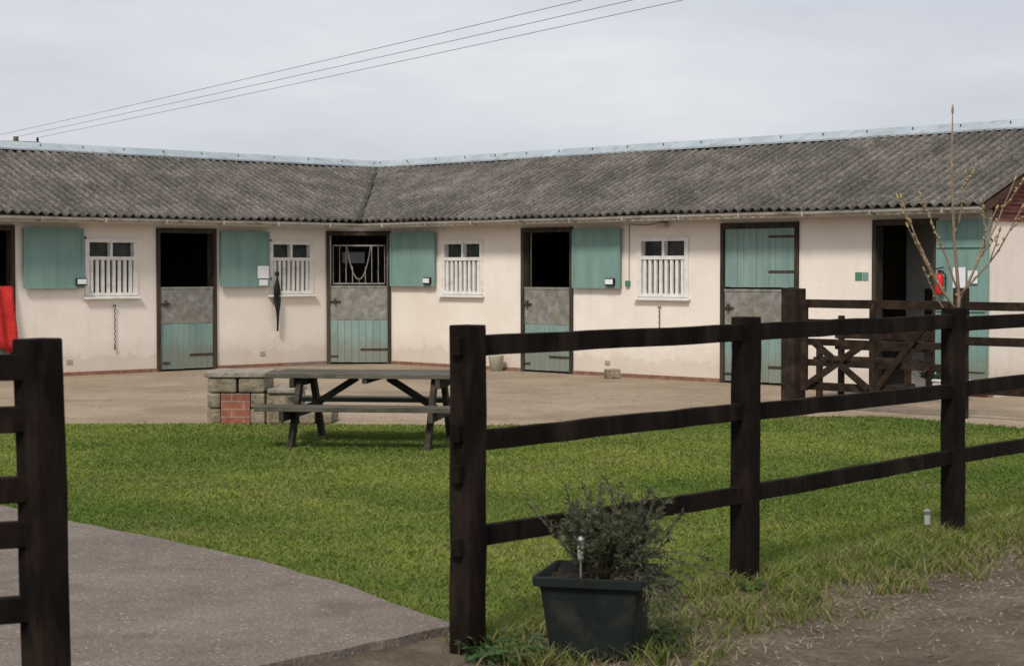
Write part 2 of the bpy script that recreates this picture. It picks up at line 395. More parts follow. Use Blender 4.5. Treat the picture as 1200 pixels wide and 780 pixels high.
def boards(bm,F,a0,a1,b0,b1,z0,z1,w=.105,gap=.006):
    n=max(1,round((a1-a0)/w)); w=(a1-a0)/n
    for i in range(n):
        j=random.uniform(-.002,.002)
        fbox(bm,F,a0+i*w+gap/2,a0+(i+1)*w-gap/2,b0+j,b1+j,z0+random.uniform(0,.006),z1)
def frame(F,a0,a1,bo=.0):
    bm=nb()
    fbox(bm,F,a0,a0+.055,-.12+bo,.035+bo,0,DZ); fbox(bm,F,a1-.055,a1,-.12+bo,.035+bo,0,DZ)
    fbox(bm,F,a0+.055,a1-.055,-.12+bo,.033+bo,DZ-.07,DZ)
    fin(bm,'door_frame','frame',BLD,bev=.004)
def lower_door(F,a0,a1,bo=0,full=False,hinge_right=True):
    a0+=.06;a1-=.06; zt=1.235
    zt2=DZ-.075
    bm=nb(); boards(bm,F,a0,a1,-.035+bo,.005+bo,.03,.70,gap=.004)
    if full: boards(bm,F,a0,a1,-.035+bo,.005+bo,1.26,zt2,gap=.004)
    fin(bm,'door_boards','tealdoor',BLD,bev=.002)
    bm=nb(); fbox(bm,F,a0,a1,-.033+bo,.010+bo,.70,zt); fbox(bm,F,a0-.01,a1+.01,-.045+bo,.018+bo,zt-.03,zt+.004)
    fin(bm,'door_metal_sheet','galv',BLD,bev=.002)
    bm=nb()
    zz=[.22]+([1.45,1.9] if full else [])
    for z in zz:
        if hinge_right: fbox(bm,F,a1-.42,a1+.05,.006+bo,.014+bo,z,z+.032)
        else: fbox(bm,F,a0-.05,a0+.42,.006+bo,.014+bo,z,z+.032)
    s=a0 if hinge_right else a1-.16
    fbox(bm,F,s-.0,s+.16,.019+bo,.035+bo,.98,1.005); fbox(bm,F,s+.06,s+.09,.019+bo,.05+bo,.95,1.04)
    fbox(bm,F,s-.0,s+.12,.007+bo,.022+bo,.12,.14)
    fin(bm,'door_ironmongery','iron',BLD,bev=.002)
for a,b in doorsL: frame(FL,a,b); lower_door(FL,a,b,hinge_right=False)
a,b=doorsR[0]; frame(FR,a,b); lower_door(FR,a,b)
a,b=doorsR[1]; frame(FR,a,b,.003); lower_door(FR,a,b,full=True)
frame(FR,*doorsR[2])
frame(FC,0.0,CW,.004); lower_door(FC,0.0,CW)
bm=nb(); g0,g1=.10,CW-.10
fbox(bm,FC,g0,g1,-.06,-.04,1.26,1.285); fbox(bm,FC,g0,g1,-.06,-.04,1.86,1.885)
for i in range(9):
    u=g0+(g1-g0)*i/8
    if .33<i/8<.67:
        k=(i/8-.5)/.17; z1=1.36+.25*abs(k)
    else: z1=1.87
    q=FC.p(u,-.05,0); tube(bm,[(q.x,q.y,1.27),(q.x,q.y,z1)],.008,6)
mid=(g0+g1)/2; pts=[]
for i in range(13):
    k=-1+i/6; q=FC.p(mid+k*.19,-.05,0); pts.append((q.x,q.y,1.34+.53*abs(k)**2.2))
tube(bm,pts,.010,6)
fin(bm,'grille','galv',BLD)
bm=nb(); fbox(bm,FC,.16,.52,-1.2,-1.19,1.60,1.78); fin(bm,'interior_window','paper',BLD)

def shutter(F,a0,a1):
    bm=nb(); z0,z1=1.235,2.065
    boards(bm,F,a0+.0,a1-.0,.045,.072,z0,z1,w=.32,gap=.001)
    fin(bm,'top_door_leaf','teal',BLD)
    bm=nb()
    fbox(bm,F,a0+.002,a1-.002,.0725,.080,z0-.004,z0+.045); fbox(bm,F,a0+.002,a1-.002,.0725,.080,z1-.045,z1+.004)
    fbox(bm,F,a0-.003,a0+.04,.0725,.079,z0+.045,z1-.045); fbox(bm,F,a1-.04,a1+.003,.0725,.079,z0+.045,z1-.045)
    fin(bm,'top_door_edging','teal',BLD,bev=.002)
    bm=nb(); 
    for z in (z0+.1,z1-.14): fbox(bm,F,a0-.06,a0+.10,.030,.044,z,z+.035)
    fin(bm,'top_door_hinges','iron',BLD)
shutter(FL,5.14,6.08); shutter(FL,1.90,2.80); shutter(FR,.76,1.80); shutter(FR,4.72,5.63)
bm=nb(); bm2=nb()
for F,a,z in ((FL,5.20,1.27),(FR,1.66,1.27),(FR,5.47,1.27)):
    fbox(bm,F,a-.075,a+.085,.086,.12,z,z+.105); fbox(bm2,F,a-.065,a+.075,.121,.126,z+.02,z+.09)
fin(bm,'label_holders','black',BLD,bev=.003); fin(bm2,'name_labels','paper',BLD)
bm=nb(); fbox(bm,FL,1.93,2.14,.086,.09,1.36,1.55); fbox(bm,FL,1.95,2.11,.086,.091,1.25,1.34)
fin(bm,'notices','paper',BLD)

def window(F,a0,a1):
    bm=nb(); z0,z1=WZ0,WZ1; zm=z0+(z1-z0)*.66; w=.05
    fbox(bm,F,a0-.02,a0+w,-.10,.022,z0-.0,z1); fbox(bm,F,a1-w,a1+.02,-.10,.022,z0,z1)
    fbox(bm,F,a0+w,a1-w,-.10,.020,z1-w,z1+.01); fbox(bm,F,a0+w,a1-w,-.10,.020,zm-.025,zm+.025)
    fbox(bm,F,a0+w,a1-w,-.10,.019,z0,z0+.045)
    m=(a0+a1)/2; fbox(bm,F,m-.02,m+.02,-.09,.012,zm+.025,z1-w)
    n=8
    for i in range(n):
        u=a0+w+(a1-a0-2*w)*(i+.5)/n; fbox(bm,F,u-.024,u+.024,-.03,.006,z0+.045,zm-.025)
    fin(bm,'window_frame','white',BLD,bev=.002)
    bm=nb(); hexa(bm,[F.p(a0-.05,-.05,z0-.04),F.p(a1+.05,-.05,z0-.04),F.p(a1+.05,.07,z0-.045),F.p(a0-.05,.07,z0-.045),F.p(a0-.05,-.05,z0-.001),F.p(a1+.05,-.05,z0-.001),F.p(a1+.05,.07,z0-.018),F.p(a0-.05,.07,z0-.018)])
    fin(bm,'window_sill','white',BLD,bev=.003)
    bm=nb(); fbox(bm,F,a0+w,a1-w,-.075,-.068,z0+.045,z1-w); fin(bm,'window_glass','glass',BLD)
for a,b in winsL: window(FL,a,b)
for a,b in winsR: window(FR,a,b)
bm=nb(); boards(bm,FR,10.70,11.40,.05,.085,.06,DZ-.02,w=.14,gap=.003); fin(bm,'open_door_leaf','teal',BLD,bev=.002)
bm=nb(); 
for z in (.3,1.0,1.75): fbox(bm,FR,10.72,11.38,.0875,.105,z,z+.09)
fin(bm,'open_door_ledges','teal',BLD,bev=.003)
bm=nb(); fbox(bm,FR,10.95,11.12,.106,.109,1.28,1.52); fbox(bm,FR,11.15,11.28,.106,.109,1.33,1.48); fin(bm,'door_notices','paper',BLD)
bm=nb(); fbox(bm,FR,9.50,9.60,.002,.01,1.36,1.46); fin(bm,'direction_sign','greensign',BLD)
bm=nb(); fbox(bm,FR,9.61,9.69,.002,.01,1.36,1.46); fin(bm,'direction_sign_label','teal',BLD)
bm=nb(); fbox(bm,FR,9.31,10.95,-1.45,-1.40,.02,2.3); fin(bm,'tack_room_wall','dimboard',BLD)
bm=nb(); fbox(bm,FR,9.75,10.05,-1.39,-1.15,.02,1.25); fbox(bm,FR,9.80,10.12,-1.39,-1.36,1.42,1.80); fbox(bm,FR,10.30,10.36,-1.39,-1.34,.02,2.0); fin(bm,'tack_room_cupboard','frame',BLD)
bm=nb(); fbox(bm,FR,6.3,6.46,.002,.10,2.06,2.13); fin(bm,'security_lamp','cream',BLD,bev=.01)
bm=nb()
pts=[]
for i in range(41):
    a=5.75+i*(6.25-5.75)/40; pts.append(FR.p(a,.010,2.12-.02*math.sin(math.pi*i/40)))
tube(bm,pts,.004,5)
q=FR.p(5.75,.010,0); tube(bm,[(q.x,q.y,2.12),(q.x,q.y,1.33)],.004,5)
fin(bm,'wall_cable','frame',BLD)
bm=nb(); fbox(bm,FR,5.70,5.77,.002,.04,1.26,1.34); fin(bm,'switch_box','greensign',BLD,bev=.004)
bm=nb()
for F,a,z in ((FL,5.3,.17),(FR,2.95,.17),(FR,5.3,.16),(FL,1.95,.18)): fbox(bm,F,a,a+.09,.002,.010,z,z+.06)
fin(bm,'air_vents','gutter',BLD)

def chain(F,a,z0,z1,b=.03):
    bm=nb(); z=z1; i=0
    while z>z0:
        q=F.p(a+(.004 if i%2 else -.004),b,0); 
        tube(bm,[(q.x,q.y,z),(q.x,q.y,z-.045)],.007,5); z-=.04; i+=1
    q0=F.p(a,0,z1+.02); q1=F.p(a,b+.03,z1+.02); tube(bm,[q0,q1],.01,6)
    q=F.p(a,b,0); tube(bm,[(q.x,q.y,z0),(q.x,q.y,z0-.07)],.012,6)
    fin(bm,'tie_chain','iron')
chain(FL,4.62,.42,.96); chain(FR,6.32,.66,.96)
bm=nb()
for k,(da,zb,w) in enumerate(((-.03,.72,.013),(0,.55,.016),(.035,.80,.013),(.015,.66,.012),(-.015,.60,.012))):
    pts=[]
    for i in range(9):
        u=i/8; q=FL.p(1.74+da*math.sin(u*3.1)*1.5+.008*k,.05+.012*k,0); pts.append((q.x,q.y,1.40-(1.40-zb)*u))
    tube(bm,pts,[w*.8]*2+[w*1.4]*4+[w]*3,6)
q=FL.p(1.74,.05,1.40); tube(bm,[q+Vector((0,0,.06)),q],.03,8)
fin(bm,'leather_bridle','black',smooth=True)
bm=nb(); n=14; m=10; g=[]
for j in range(m+1):
    v=j/m; row=[]
    for i in range(n+1):
        u=i/n; a=6.22+u*.62; dr=.05+.035*math.sin(u*17+v*2)+.03*v
        if v<.15: z=1.27; b=-.05+v/.15*(dr+.05)
        else: z=1.27-(v-.15)/.85*(.86+.05*math.sin(u*9)); b=dr
        row.append(bm.verts.new(FL.p(a+.02*math.sin(v*5),b,z)))
    g.append(row)
for j in range(m):
    for i in range(n): bm.faces.new([g[j][i],g[j][i+1],g[j+1][i+1],g[j+1][i]])
fin(bm,'red_horse_rug','red',smooth=True,solid=.012)
bm=nb(); q=FR.p(10.80,.16,0)
tube(bm,[(q.x,q.y,z) for z in (1.20,1.22,1.40,1.43,1.45)],[.04,.05,.05,.035,.016],14); EX=empty('fire_extinguisher'); fin(bm,'cylinder_body','redpaint',EX,smooth=True)
bm=nb(); tube(bm,[(q.x,q.y,1.45),(q.x,q.y,1.49)],.018,8); beam(bm,(q.x-.05,q.y,1.50),(q.x+.05,q.y,1.52),.02,.015)
tube(bm,[(q.x+.02,q.y,1.48),(q.x+.07,q.y-.02,1.43),(q.x+.065,q.y-.02,1.27)],.009,6)
fbox(bm,FR,10.78,10.82,.106,.115,1.25,1.40); fin(bm,'valve_hose_and_bracket','black',EX)
bm=nb(); q=FR.p(3.30,.2,0)
tube(bm,[(q.x,q.y,0.006),(q.x,q.y,.22),(q.x,q.y,.23),(q.x,q.y,.222),(q.x,q.y,.03)],[.09,.115,.122,.107,.085],16); fin(bm,'feed_bucket','cream',smooth=True)
bm=nb(); q=FR.p(5.75,.35,0); fbox(bm,Fr((q.x,q.y),(1,.2),(-.2,1)),-.10,.10,-.08,.08,.005,.13)
fin(bm,'loose_brick_block','stone',bev=.012)

# ------------------------------------------------------------ ground sheets
def poly_sheet(name,pts,z,mat,thick=0):
    bm=nb(); v=[bm.verts.new((x,y,z)) for x,y in pts]; f=bm.faces.new(v)
    if thick:
        r=bmesh.ops.extrude_face_region(bm,geom=[f]); 
        for e in r['geom']:
            if isinstance(e,bmesh.types.BMVert): e.co.z-=thick
    bmesh.ops.triangulate(bm,faces=[f for f in bm.faces if len(f.verts)>4])
    return fin(bm,name,mat)
def densify(pts,step,jit):
    out=[]
    for i,(a,b) in enumerate(zip(pts,pts[1:]+pts[:1])):
        L=math.dist(a,b); n=max(1,int(L/step))
        for k in range(n):
            u=k/n; out.append((a[0]+(b[0]-a[0])*u+random.uniform(-jit,jit),a[1]+(b[1]-a[1])*u+random.uniform(-jit,jit)))
    return out
poly_sheet('ground',[(-1500,-1500),(1500,-1500),(1500,1500),(-1500,1500)],0,'ground')
poly_sheet('courtyard',[(-14,16.2),(-6,16.6),(-3,16.8),(0,16.8),(2.5,17.6),(4.5,16.6),(6.2,14.6),(10,14),(16,20),(4,38),(-3,37),(-20,25)],.004,'yard')
edge=[(-.24,7.52),(-.45,7.92),(-.85,8.6),(-1.28,9.22),(-1.9,9.95),(-2.6,10.69),(-3.15,11.35),(-5.3,13.7),(-8.6,17.2)]
pth=[(x,y) for x,y in edge]+[(-12,17.2),(-8,9.5),(-5,6.8),(-2.4,4.9),(-1.75,5.1),(-1.1,6.55)]
poly_sheet('concrete_path',densify(pth,.15,.012),.035,'path',.05)
lawn=edge+[(-5.5,17.55),(-3,17.65),(-1.5,17.55),(0,17.5),(1.3,17.8),(2.5,18.5),(3.7,18.55),(4.3,17.9),(4.9,17.0),(5.8,16.1),(7.2,15.5),(6.4,13.9),(4.9,12.45),(3.6,11.1),(2.72,10.02),(2.15,9.45),(1.68,9.0),(1.15,8.52),(.72,8.2),(.42,7.85),(.08,7.48),(-.1,7.36)]
poly_sheet('lawn_turf',densify(lawn,.2,.03),.012,'turf')

# ------------------------------------------------------------ grass blades
def inpoly(x,y,poly):
    P=np.array(poly); ins=np.zeros(len(x),bool); j=len(P)-1
    for i in range(len(P)):
        xi,yi=P[i]; xj,yj=P[j]
        c=((yi>y)!=(yj>y))&(x<(xj-xi)*(y-yi)/(yj-yi+1e-12)+xi); ins^=c; j=i
    return ins
def fld(x,y,s=1.):
    return (np.sin(x*1.7*s+1.3*np.sin(y*1.1*s))+np.sin(y*2.3*s+1.7*np.sin(x*.9*s+2))+np.sin((x+y)*3.9*s+np.sin(x*5*s))*.6+np.sin((x-1.4*y)*7.3*s)*.4)/3.
def blades(name,x,y,h,w,lean,cols,z0=.01,mat='blade',root=.75):
    n=len(x); a=rng.uniform(0,2*math.pi,n); la=rng.uniform(0,2*math.pi,n)
    dx=np.cos(a)*w/2; dy=np.sin(a)*w/2
    V=np.empty((n,5,3),np.float32)
    mx=np.cos(la)*lean*h*.35; my=np.sin(la)*lean*h*.35
    V[:,0]=np.stack([x-dx,y-dy,np.full(n,z0)],1); V[:,1]=np.stack([x+dx,y+dy,np.full(n,z0)],1)
    V[:,2]=np.stack([x+dx*.8+mx,y+dy*.8+my,z0+h*.6],1); V[:,3]=np.stack([x-dx*.8+mx,y-dy*.8+my,z0+h*.6],1)
    V[:,4]=np.stack([x+np.cos(la)*lean*h,y+np.sin(la)*lean*h,z0+h],1)
    me=D.meshes.new(name); me.vertices.add(n*5); me.vertices.foreach_set('co',V.reshape(-1))
    base=np.arange(n)*5
    loops=np.stack([base,base+1,base+2,base+3,base+3,base+2,base+4],1).reshape(-1).astype(np.int32)
    ls=np.stack([np.arange(n)*7,np.arange(n)*7+4],1).reshape(-1).astype(np.int32)
    lt=np.tile([4,3],n).astype(np.int32)
    me.loops.add(n*7); me.loops.foreach_set('vertex_index',loops)
    me.polygons.add(n*2); me.polygons.foreach_set('loop_start',ls); me.polygons.foreach_set('loop_total',lt)
    me.update(calc_edges=True)
    at=me.attributes.new('Col','FLOAT_COLOR','POINT')
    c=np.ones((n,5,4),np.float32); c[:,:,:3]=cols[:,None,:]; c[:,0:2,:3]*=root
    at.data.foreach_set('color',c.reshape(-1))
    me.materials.append(M[mat]); o=D.objects.new(name,me); S.collection.objects.link(o); return o
N=1000000
x=rng.uniform(-7.2,7.0,N); y=rng.uniform(7.0,18.8,N)
ex=.06*fld(x,y,3.1)+rng.normal(0,.025,N)
keep=inpoly(x+ex,y+ex*.7,lawn)&(np.abs(x)<y*.30+.9)
dens=np.clip(1.2-(y-7)*.07,.36,1); keep&=rng.random(N)<dens
bare=np.clip((fld(x,y,1.3)*fld(x+3,y-2,2.9)-.22)*2.2,0,.65); keep&=rng.random(N)>bare
x=x[keep];y=y[keep];n=len(x)
big=fld(x+1.1,y,.62); sm=fld(x,y,5.5); mid_=fld(x,y+5,1.7)
h=(.012+.012*rng.random(n)+.003*np.clip(sm,-1,1))*(1+.15*big)
fx=(x+.175)*.766-(y-7.14)*.643; nearf=np.exp(-(fx/.16)**2)
h*=1+3.4*nearf*rng.random(n)
h+= (rng.random(n)<.015)*.022
w=.0036+.0034*rng.random(n)+(y-7)*.0005
c1=np.array([.088,.158,.022]);c2=np.array([.262,.300,.062]);c3=np.array([.29,.25,.12])
t=np.clip(.50+.50*big+.26*mid_+.06*sm+rng.normal(0,.20,n),0,1)[:,None]
col=c1*(1-t)+c2*t
dry=(rng.random(n)<.06+.30*np.clip(fld(x,y,1.4)-.2,0,1)+.25*nearf)[:,None]; col=np.where(dry,c3*(.6+.6*rng.random(n))[:,None],col)
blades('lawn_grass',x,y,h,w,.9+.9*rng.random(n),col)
cx=[];cy=[]
for i in range(250):
    u=random.uniform(-.1,4.9); off=abs(random.gauss(0,.24))
    px=-.175+u*.643+.766*(off+.20); py=7.14+u*.766-.643*(off+.20)
    k=random.randint(15,60); s=random.uniform(.02,.055)
    cx.append(rng.normal(px,s,k)); cy.append(rng.normal(py,s,k))
for i in range(90):
    u=random.uniform(0,4.6); k=random.randint(30,90); s=random.uniform(.03,.06); o_=random.uniform(-.05,.08)
    cx.append(rng.normal(-.175+u*.643+.766*o_,s,k)); cy.append(rng.normal(7.14+u*.766-.643*o_,s,k))
tx=np.concatenate(cx);ty=np.concatenate(cy);n=len(tx)
col=c1*.8+(c2-c1)*.8*rng.random(n)[:,None]; d=(rng.random(n)<.35)[:,None]; col=np.where(d,c3*1.0,col)
blades('rough_grass_tufts',tx,ty,.02+.08*rng.random(n)**1.5,.004+.003*rng.random(n),.6+.8*rng.random(n),col,z0=0)
n=4600; u=rng.uniform(-1.2,5.,n); off=np.abs(rng.normal(0,.70,n))+.1
sx=-.175+u*.643+.766*off; sy=7.14+u*.766-.643*off
bm=nb()
for i in range(n):
    L=random.uniform(.02,.12); a=random.uniform(0,6.28); zz=random.uniform(.006,.022); wd=random.uniform(.0010,.0022)
    dx,dy=math.cos(a)*L/2,math.sin(a)*L/2
    v=[bm.verts.new((sx[i]-dx-dy/L*wd*2,sy[i]-dy+dx/L*wd*2,zz*.5)),bm.verts.new((sx[i]-dx+dy/L*wd*2,sy[i]-dy-dx/L*wd*2,zz*.5)),bm.verts.new((sx[i]+dx,sy[i]+dy,zz*1.6))]
    bm.faces.new(v)
fin(bm,'straw_litter','straw')
bm=nb()
for i in range(800):
    u=random.uniform(-1,5.); off=abs(random.gauss(0,.55))+.12
    px=-.175+u*.643+.766*off; py=7.14+u*.766-.643*off; s=random.uniform(.005,.016); a=random.uniform(0,6.28)
    vs=[]; dx,dy=math.cos(a),math.sin(a)
    for f_,g_ in ((-1.3,0),(-.3,.5),(.6,.4),(1.2,0),(.6,-.4),(-.3,-.5)):
        vs.append(bm.verts.new((px+(dx*f_-dy*g_)*s,py+(dy*f_+dx*g_)*s,.004+abs(g_)*s*random.uniform(.1,.8))))
    bm.faces.new(vs)
fin(bm,'fallen_leaves','deadleaf')
bm=nb()
for i in range(1300):
    u=random.uniform(-1.5,5.); off=abs(random.gauss(0,1.1))+.1
    px=-.175+u*.643+.766*off; py=7.14+u*.766-.643*off; s=random.uniform(.002,.010)
    mt=Matrix.Translation((px,py,s*.2))@Matrix.Rotation(random.uniform(0,6),4,'Z')@Matrix.Diagonal((s*random.uniform(.8,1.5),s,s*.6,1))
    bmesh.ops.create_icosphere(bm,subdivisions=1,radius=1,matrix=mt)
fin(bm,'gravel_stones','pebble')
bm=nb()
for i in range(1600):
    py=random.uniform(17.2,28); px=random.uniform(-6,5); 
    if (px+2.4)*.714+(py-29.6)*.70>-.3 or (px+2.4)*.700-(py-29.6)*.714<.3: continue
    L=random.uniform(.03,.11); a=random.uniform(0,6.28); dx,dy=math.cos(a)*L/2,math.sin(a)*L/2
    v=[bm.verts.new((px-dx-dy*.12,py-dy+dx*.12,.006)),bm.verts.new((px-dx+dy*.12,py-dy-dx*.12,.006)),bm.verts.new((px+dx,py+dy,.016))]; bm.faces.new(v)
fin(bm,'yard_straw','deadleaf')

# ------------------------------------------------------------ front fence
fd=Vector((.643,.766,0)); P1=Vector((-.170,7.14,0))
posts=[P1,P1+fd*1.97,P1+fd*4.10,P1+fd*6.2,P1+fd*8.3]
RF=empty('post_and_rail_fence')
for i,p in enumerate(posts):
    bm=nb(); w=.104
    beam(bm,p-Vector((0,0,.3)),p+Vector((random.uniform(-.008,.008),0,1.275+random.uniform(-.008,.008))),w,w,up=fd,seg=9,jit=.003); fin(bm,'post',"fence",RF,bev=.006)
for zi,z in enumerate((1.195,.817,.440)):
    for i in range(len(posts)-1):
        bm=nb(); a=posts[i]+fd*.04; b=posts[i+1]-fd*.04
        beam(bm,a+Vector((0,0,z+random.uniform(-.012,.012))),b+Vector((0,0,z+random.uniform(-.012,.012))),.04,.080,seg=10,jit=.0025)
        fin(bm,'rail','fence',RF,bev=.004)
bm=nb()
for z in (1.195,.86,.70,.42):
    q=P1-fd*.05; beam(bm,q+Vector((0,0,z))-fd*.03,q+Vector((0,0,z)),.045,.07)
fin(bm,'gate_latch_blocks','fence',RF,bev=.004)
RF2=empty('post_and_rail_fence')
PL=Vector((-1.405,5.52,0)); bm=nb(); beam(bm,PL-Vector((0,0,.3))+Vector((.012,0,0)),PL+Vector((-.018,0,1.285)),.108,.108,up=fd,seg=7,jit=.003); fin(bm,'post','fence',RF2,bev=.006)
ld=Vector((-.93,-.36,0)); PL2=PL+ld*1.9
bm=nb(); beam(bm,PL2-Vector((0,0,.3)),PL2+Vector((0,0,1.28)),.112,.112,up=ld,seg=4,jit=.003); fin(bm,'post','fence',RF2,bev=.006)
for z in (1.20,1.045,.835,.70,.475):
    bm=nb(); beam(bm,PL+ld*.04+Vector((0,0,z)),PL2-ld*.04+Vector((0,0,z)),.045,.078,seg=6,jit=.003); fin(bm,'rail','fence',RF2,bev=.004)

# ------------------------------------------------------------ back gate & fence
G1=Vector((3.04,19.9,0)); gd=Vector((.70,-.714,0)); G2=G1+gd*2.07; G3=G2+gd*2.1
GF=empty('farm_gate')
bm=nb(); beam(bm,G1-Vector((0,0,.3)),G1+Vector((0,0,1.29)),.21,.18,up=gd,seg=5,jit=.003); fin(bm,'gate_post','fence2',GF,bev=.01)
bm=nb()
ga=G1+gd*.15; gb=G2-gd*.12
for z,hh in ((1.13,.09),(.93,.07),(.72,.07),(.50,.07),(.25,.085)):
    beam(bm,ga+Vector((0,0,z)),gb+Vector((0,0,z)),.04,hh,seg=4,jit=.002)
fin(bm,'gate_bars','fence2',GF,bev=.003)
bm=nb(); off=Vector((-.714,-.70,0))*.045
def gp(u,z): return ga+gd*u+off+Vector((0,0,z))
Lg=(gb-ga).length
for u0,z0,u1,z1 in ((.05,.25,.80,.72),(.15,.72,.85,.25),(.95,.25,1.55,.95)):
    beam(bm,gp(u0,z0),gp(u1,z1),.03,.07)
beam(bm,gp(.03,.2),gp(.03,1.17),.035,.08,up=gd); beam(bm,gp(Lg-.03,.2),gp(Lg-.03,1.17),.035,.08,up=gd); beam(bm,gp(.9,.2),gp(.9,1.15),.03,.07,up=gd)
fin(bm,'gate_braces','fence2',GF,bev=.003)
RF3=empty('post_and_rail_fence')
for p in (G2,G3):
    bm=nb(); beam(bm,p-Vector((0,0,.3)),p+Vector((0,0,1.31)),.12,.12,up=gd,seg=5,jit=.003); fin(bm,'post','fence2',RF3,bev=.008)
for z in (1.13,.78,.30):
    bm=nb(); beam(bm,G2+gd*.05+Vector((0,0,z)),G3-gd*.05+Vector((0,0,z)),.04,.085,seg=4,jit=.002); fin(bm,'rail','fence2',RF3,bev=.003)

# ------------------------------------------------------------ picnic table
PT=empty('picnic_table'); TF=Fr((-1.19,15.72),(.992,-.125),(.125,.992)); TL=1.70
bm=nb()
for i in range(5):
    b=-.36+i*.145; fbox(bm,TF,-TL/2+random.uniform(-.006,.006),TL/2+random.uniform(-.006,.006),b,b+.135,.580+random.uniform(-.002,.002),.622)
fin(bm,'table_top','tabletop',PT,bev=.005)
bm=nb()
for b0 in (-.72,-.57,.44,.59): fbox(bm,TF,-TL/2,TL/2-.02,b0,b0+.135,.328,.368)
fin(bm,'bench_seats','tabletop',PT,bev=.005)
bm=nb()
for sx_ in (-.62,.62):
    o=.045 if sx_<0 else -.045
    fbox(bm,TF,sx_-.02,sx_+.02,-.36,.355,.50,.579); fbox(bm,TF,sx_-.02,sx_+.02,-.72,.72,.245,.327)
    for s in (-1,1):
        beam(bm,TF.p(sx_+o,s*.22,.579),TF.p(sx_+o,s*.60,-.02),.045,.095,up=Vector((TF.ex.x,TF.ex.y,0)).cross(Vector((0,0,1))))
    beam(bm,TF.p(sx_*.94,0,.29),TF.p(sx_*.22,0,.57),.06,.055)
fbox(bm,TF,-.022,.022,-.35,.35,.54,.578)
fin(bm,'legs_and_braces','table',PT,bev=.004)

# ------------------------------------------------------------ mounting block
MB=empty('mounting_block'); BF=Fr((-2.94,17.72),(1,-.03),(.03,1))
bm=nb()
for k in range(3):
    z=.01+k*.15
    for a0,a1 in (((0,.13),(.42,.56)) if k<2 else ((0,.29),(.30,.56))):
        fbox(bm,BF,a0+.003*k,a1-.002*k,0,.6,z,z+.142)
fbox(bm,BF,.57,.72,.02,.6,.01,.15); fbox(bm,BF,.73,.87,.02,.6,.01,.15); fbox(bm,BF,.57,.87,.03,.6,.158,.30)
fbox(bm,BF,.89,1.04,.02,.6,.01,.12); fbox(bm,BF,1.05,1.2,.03,.6,.01,.115)
fin(bm,'stone_blocks','stone',MB,bev=.018)
bm=nb(); fbox(bm,BF,.135,.415,.012,.6,.01,.30); fin(bm,'brick_infill','brick',MB)
bm=nb(); fbox(bm,BF,-.02,.58,-.02,.62,.455,.51); fin(bm,'cap_slab','slab',MB,bev=.012)
bm=nb(); fbox(bm,BF,.583,.88,0,.61,.303,.345);fin(bm,'step_slab','slab',MB,bev=.01)

# ------------------------------------------------------------ plant pot
PP=empty('potted_lavender'); pc=Vector((.335,7.12,0)); ang=math.radians(-14)
ex2=(math.cos(ang),math.sin(ang)); PFm=Fr((pc.x,pc.y),ex2,(-ex2[1],ex2[0]))
bm=nb(); rings=[]
prof=[(.150,.004),(.158,.02),(.192,.285),(.192,.29),(.215,.29),(.218,.325),(.205,.328),(.195,.29),(.19,.27)]
for r,z in prof:
    pts=[]; cr=.02
    for qx,qy in ((1,1),(-1,1),(-1,-1),(1,-1)):
        a0=math.atan2(qy,qx)-math.pi/4
        for k in range(4):
            a=a0+k*math.pi/6; pts.append(PFm.p(qx*(r-cr)+cr*math.cos(a),qy*(r-cr)+cr*math.sin(a),z))
    rings.append([bm.verts.new(p) for p in pts])
for i in range(len(rings)-1):
    for k in range(16): bm.faces.new([rings[i][k],rings[i][(k+1)%16],rings[i+1][(k+1)%16],rings[i+1][k]])
bm.faces.new(rings[0][::-1]); fin(bm,'pot','pot',PP,bev=.002)
bm=nb()
g=[[bm.verts.new(PFm.p(-.19+.38*i/10,-.19+.38*j/10,.295+random.uniform(-.01,.015))) for i in range(11)] for j in range(11)]
for j in range(10):
    for i in range(10): bm.faces.new([g[j][i],g[j][i+1],g[j+1][i+1],g[j+1][i]])
fin(bm,'soil','soil',PP)
def leaf(bm,p,d,L,w):
    d=d.normalized(); s=d.cross(Vector((random.uniform(-1,1),random.uniform(-1,1),random.uniform(-1,1))))
    if s.length<1e-3: return
    s.normalize(); m=p+d*L*.5
    v=[bm.verts.new(p),bm.verts.new(m+s*w/2),bm.verts.new(p+d*L),bm.verts.new(m-s*w/2)]; bm.faces.new(v)
bt=nb(); bl=nb()
def stem(p,d,L,droop,dens=1.,r=.0028,lw=1.):
    pts=[p.copy()]; q=p.copy(); d=d.normalized(); n=8
    for i in range(n):
        d=(d+Vector((random.uniform(-.22,.22),random.uniform(-.22,.22),random.uniform(-.12,.12)-droop))).normalized(); q=q+d*L/n; 
        if q.z<.02: break
        pts.append(q.copy())
    if len(pts)<3: return
    tube(bt,pts,[r*(1-.6*i/len(pts)) for i in range(len(pts))],4,False)
    for i in range(1,len(pts)):
        dd=(pts[i]-pts[i-1])
        for k in range(int(14*dens*(.3+1.2*i/len(pts)))):
            pp=pts[i-1]+dd*random.random()
            leaf(bl,pp,dd.normalized()*.8+Vector((random.gauss(0,.6),random.gauss(0,.6),random.gauss(0,.5))),random.uniform(.014,.036),random.uniform(.0035,.0075)*lw)
    return pts
for i in range(95):
    a=random.uniform(0,6.28); rr=random.uniform(0,.11); lean=random.uniform(.05,.72)
    p=PFm.p(rr*math.cos(a)+.03,rr*math.sin(a),.30)
    ps=stem(p,Vector((math.cos(a)*lean+.08,math.sin(a)*lean,1)),random.uniform(.16,.41),random.uniform(.0,.06),random.uniform(.4,1.6))
    if ps and random.random()<.6:
        k=len(ps)//2; stem(ps[k],Vector((random.uniform(-1,1),random.uniform(-1,1),.7)),random.uniform(.06,.15),.03,1.3)
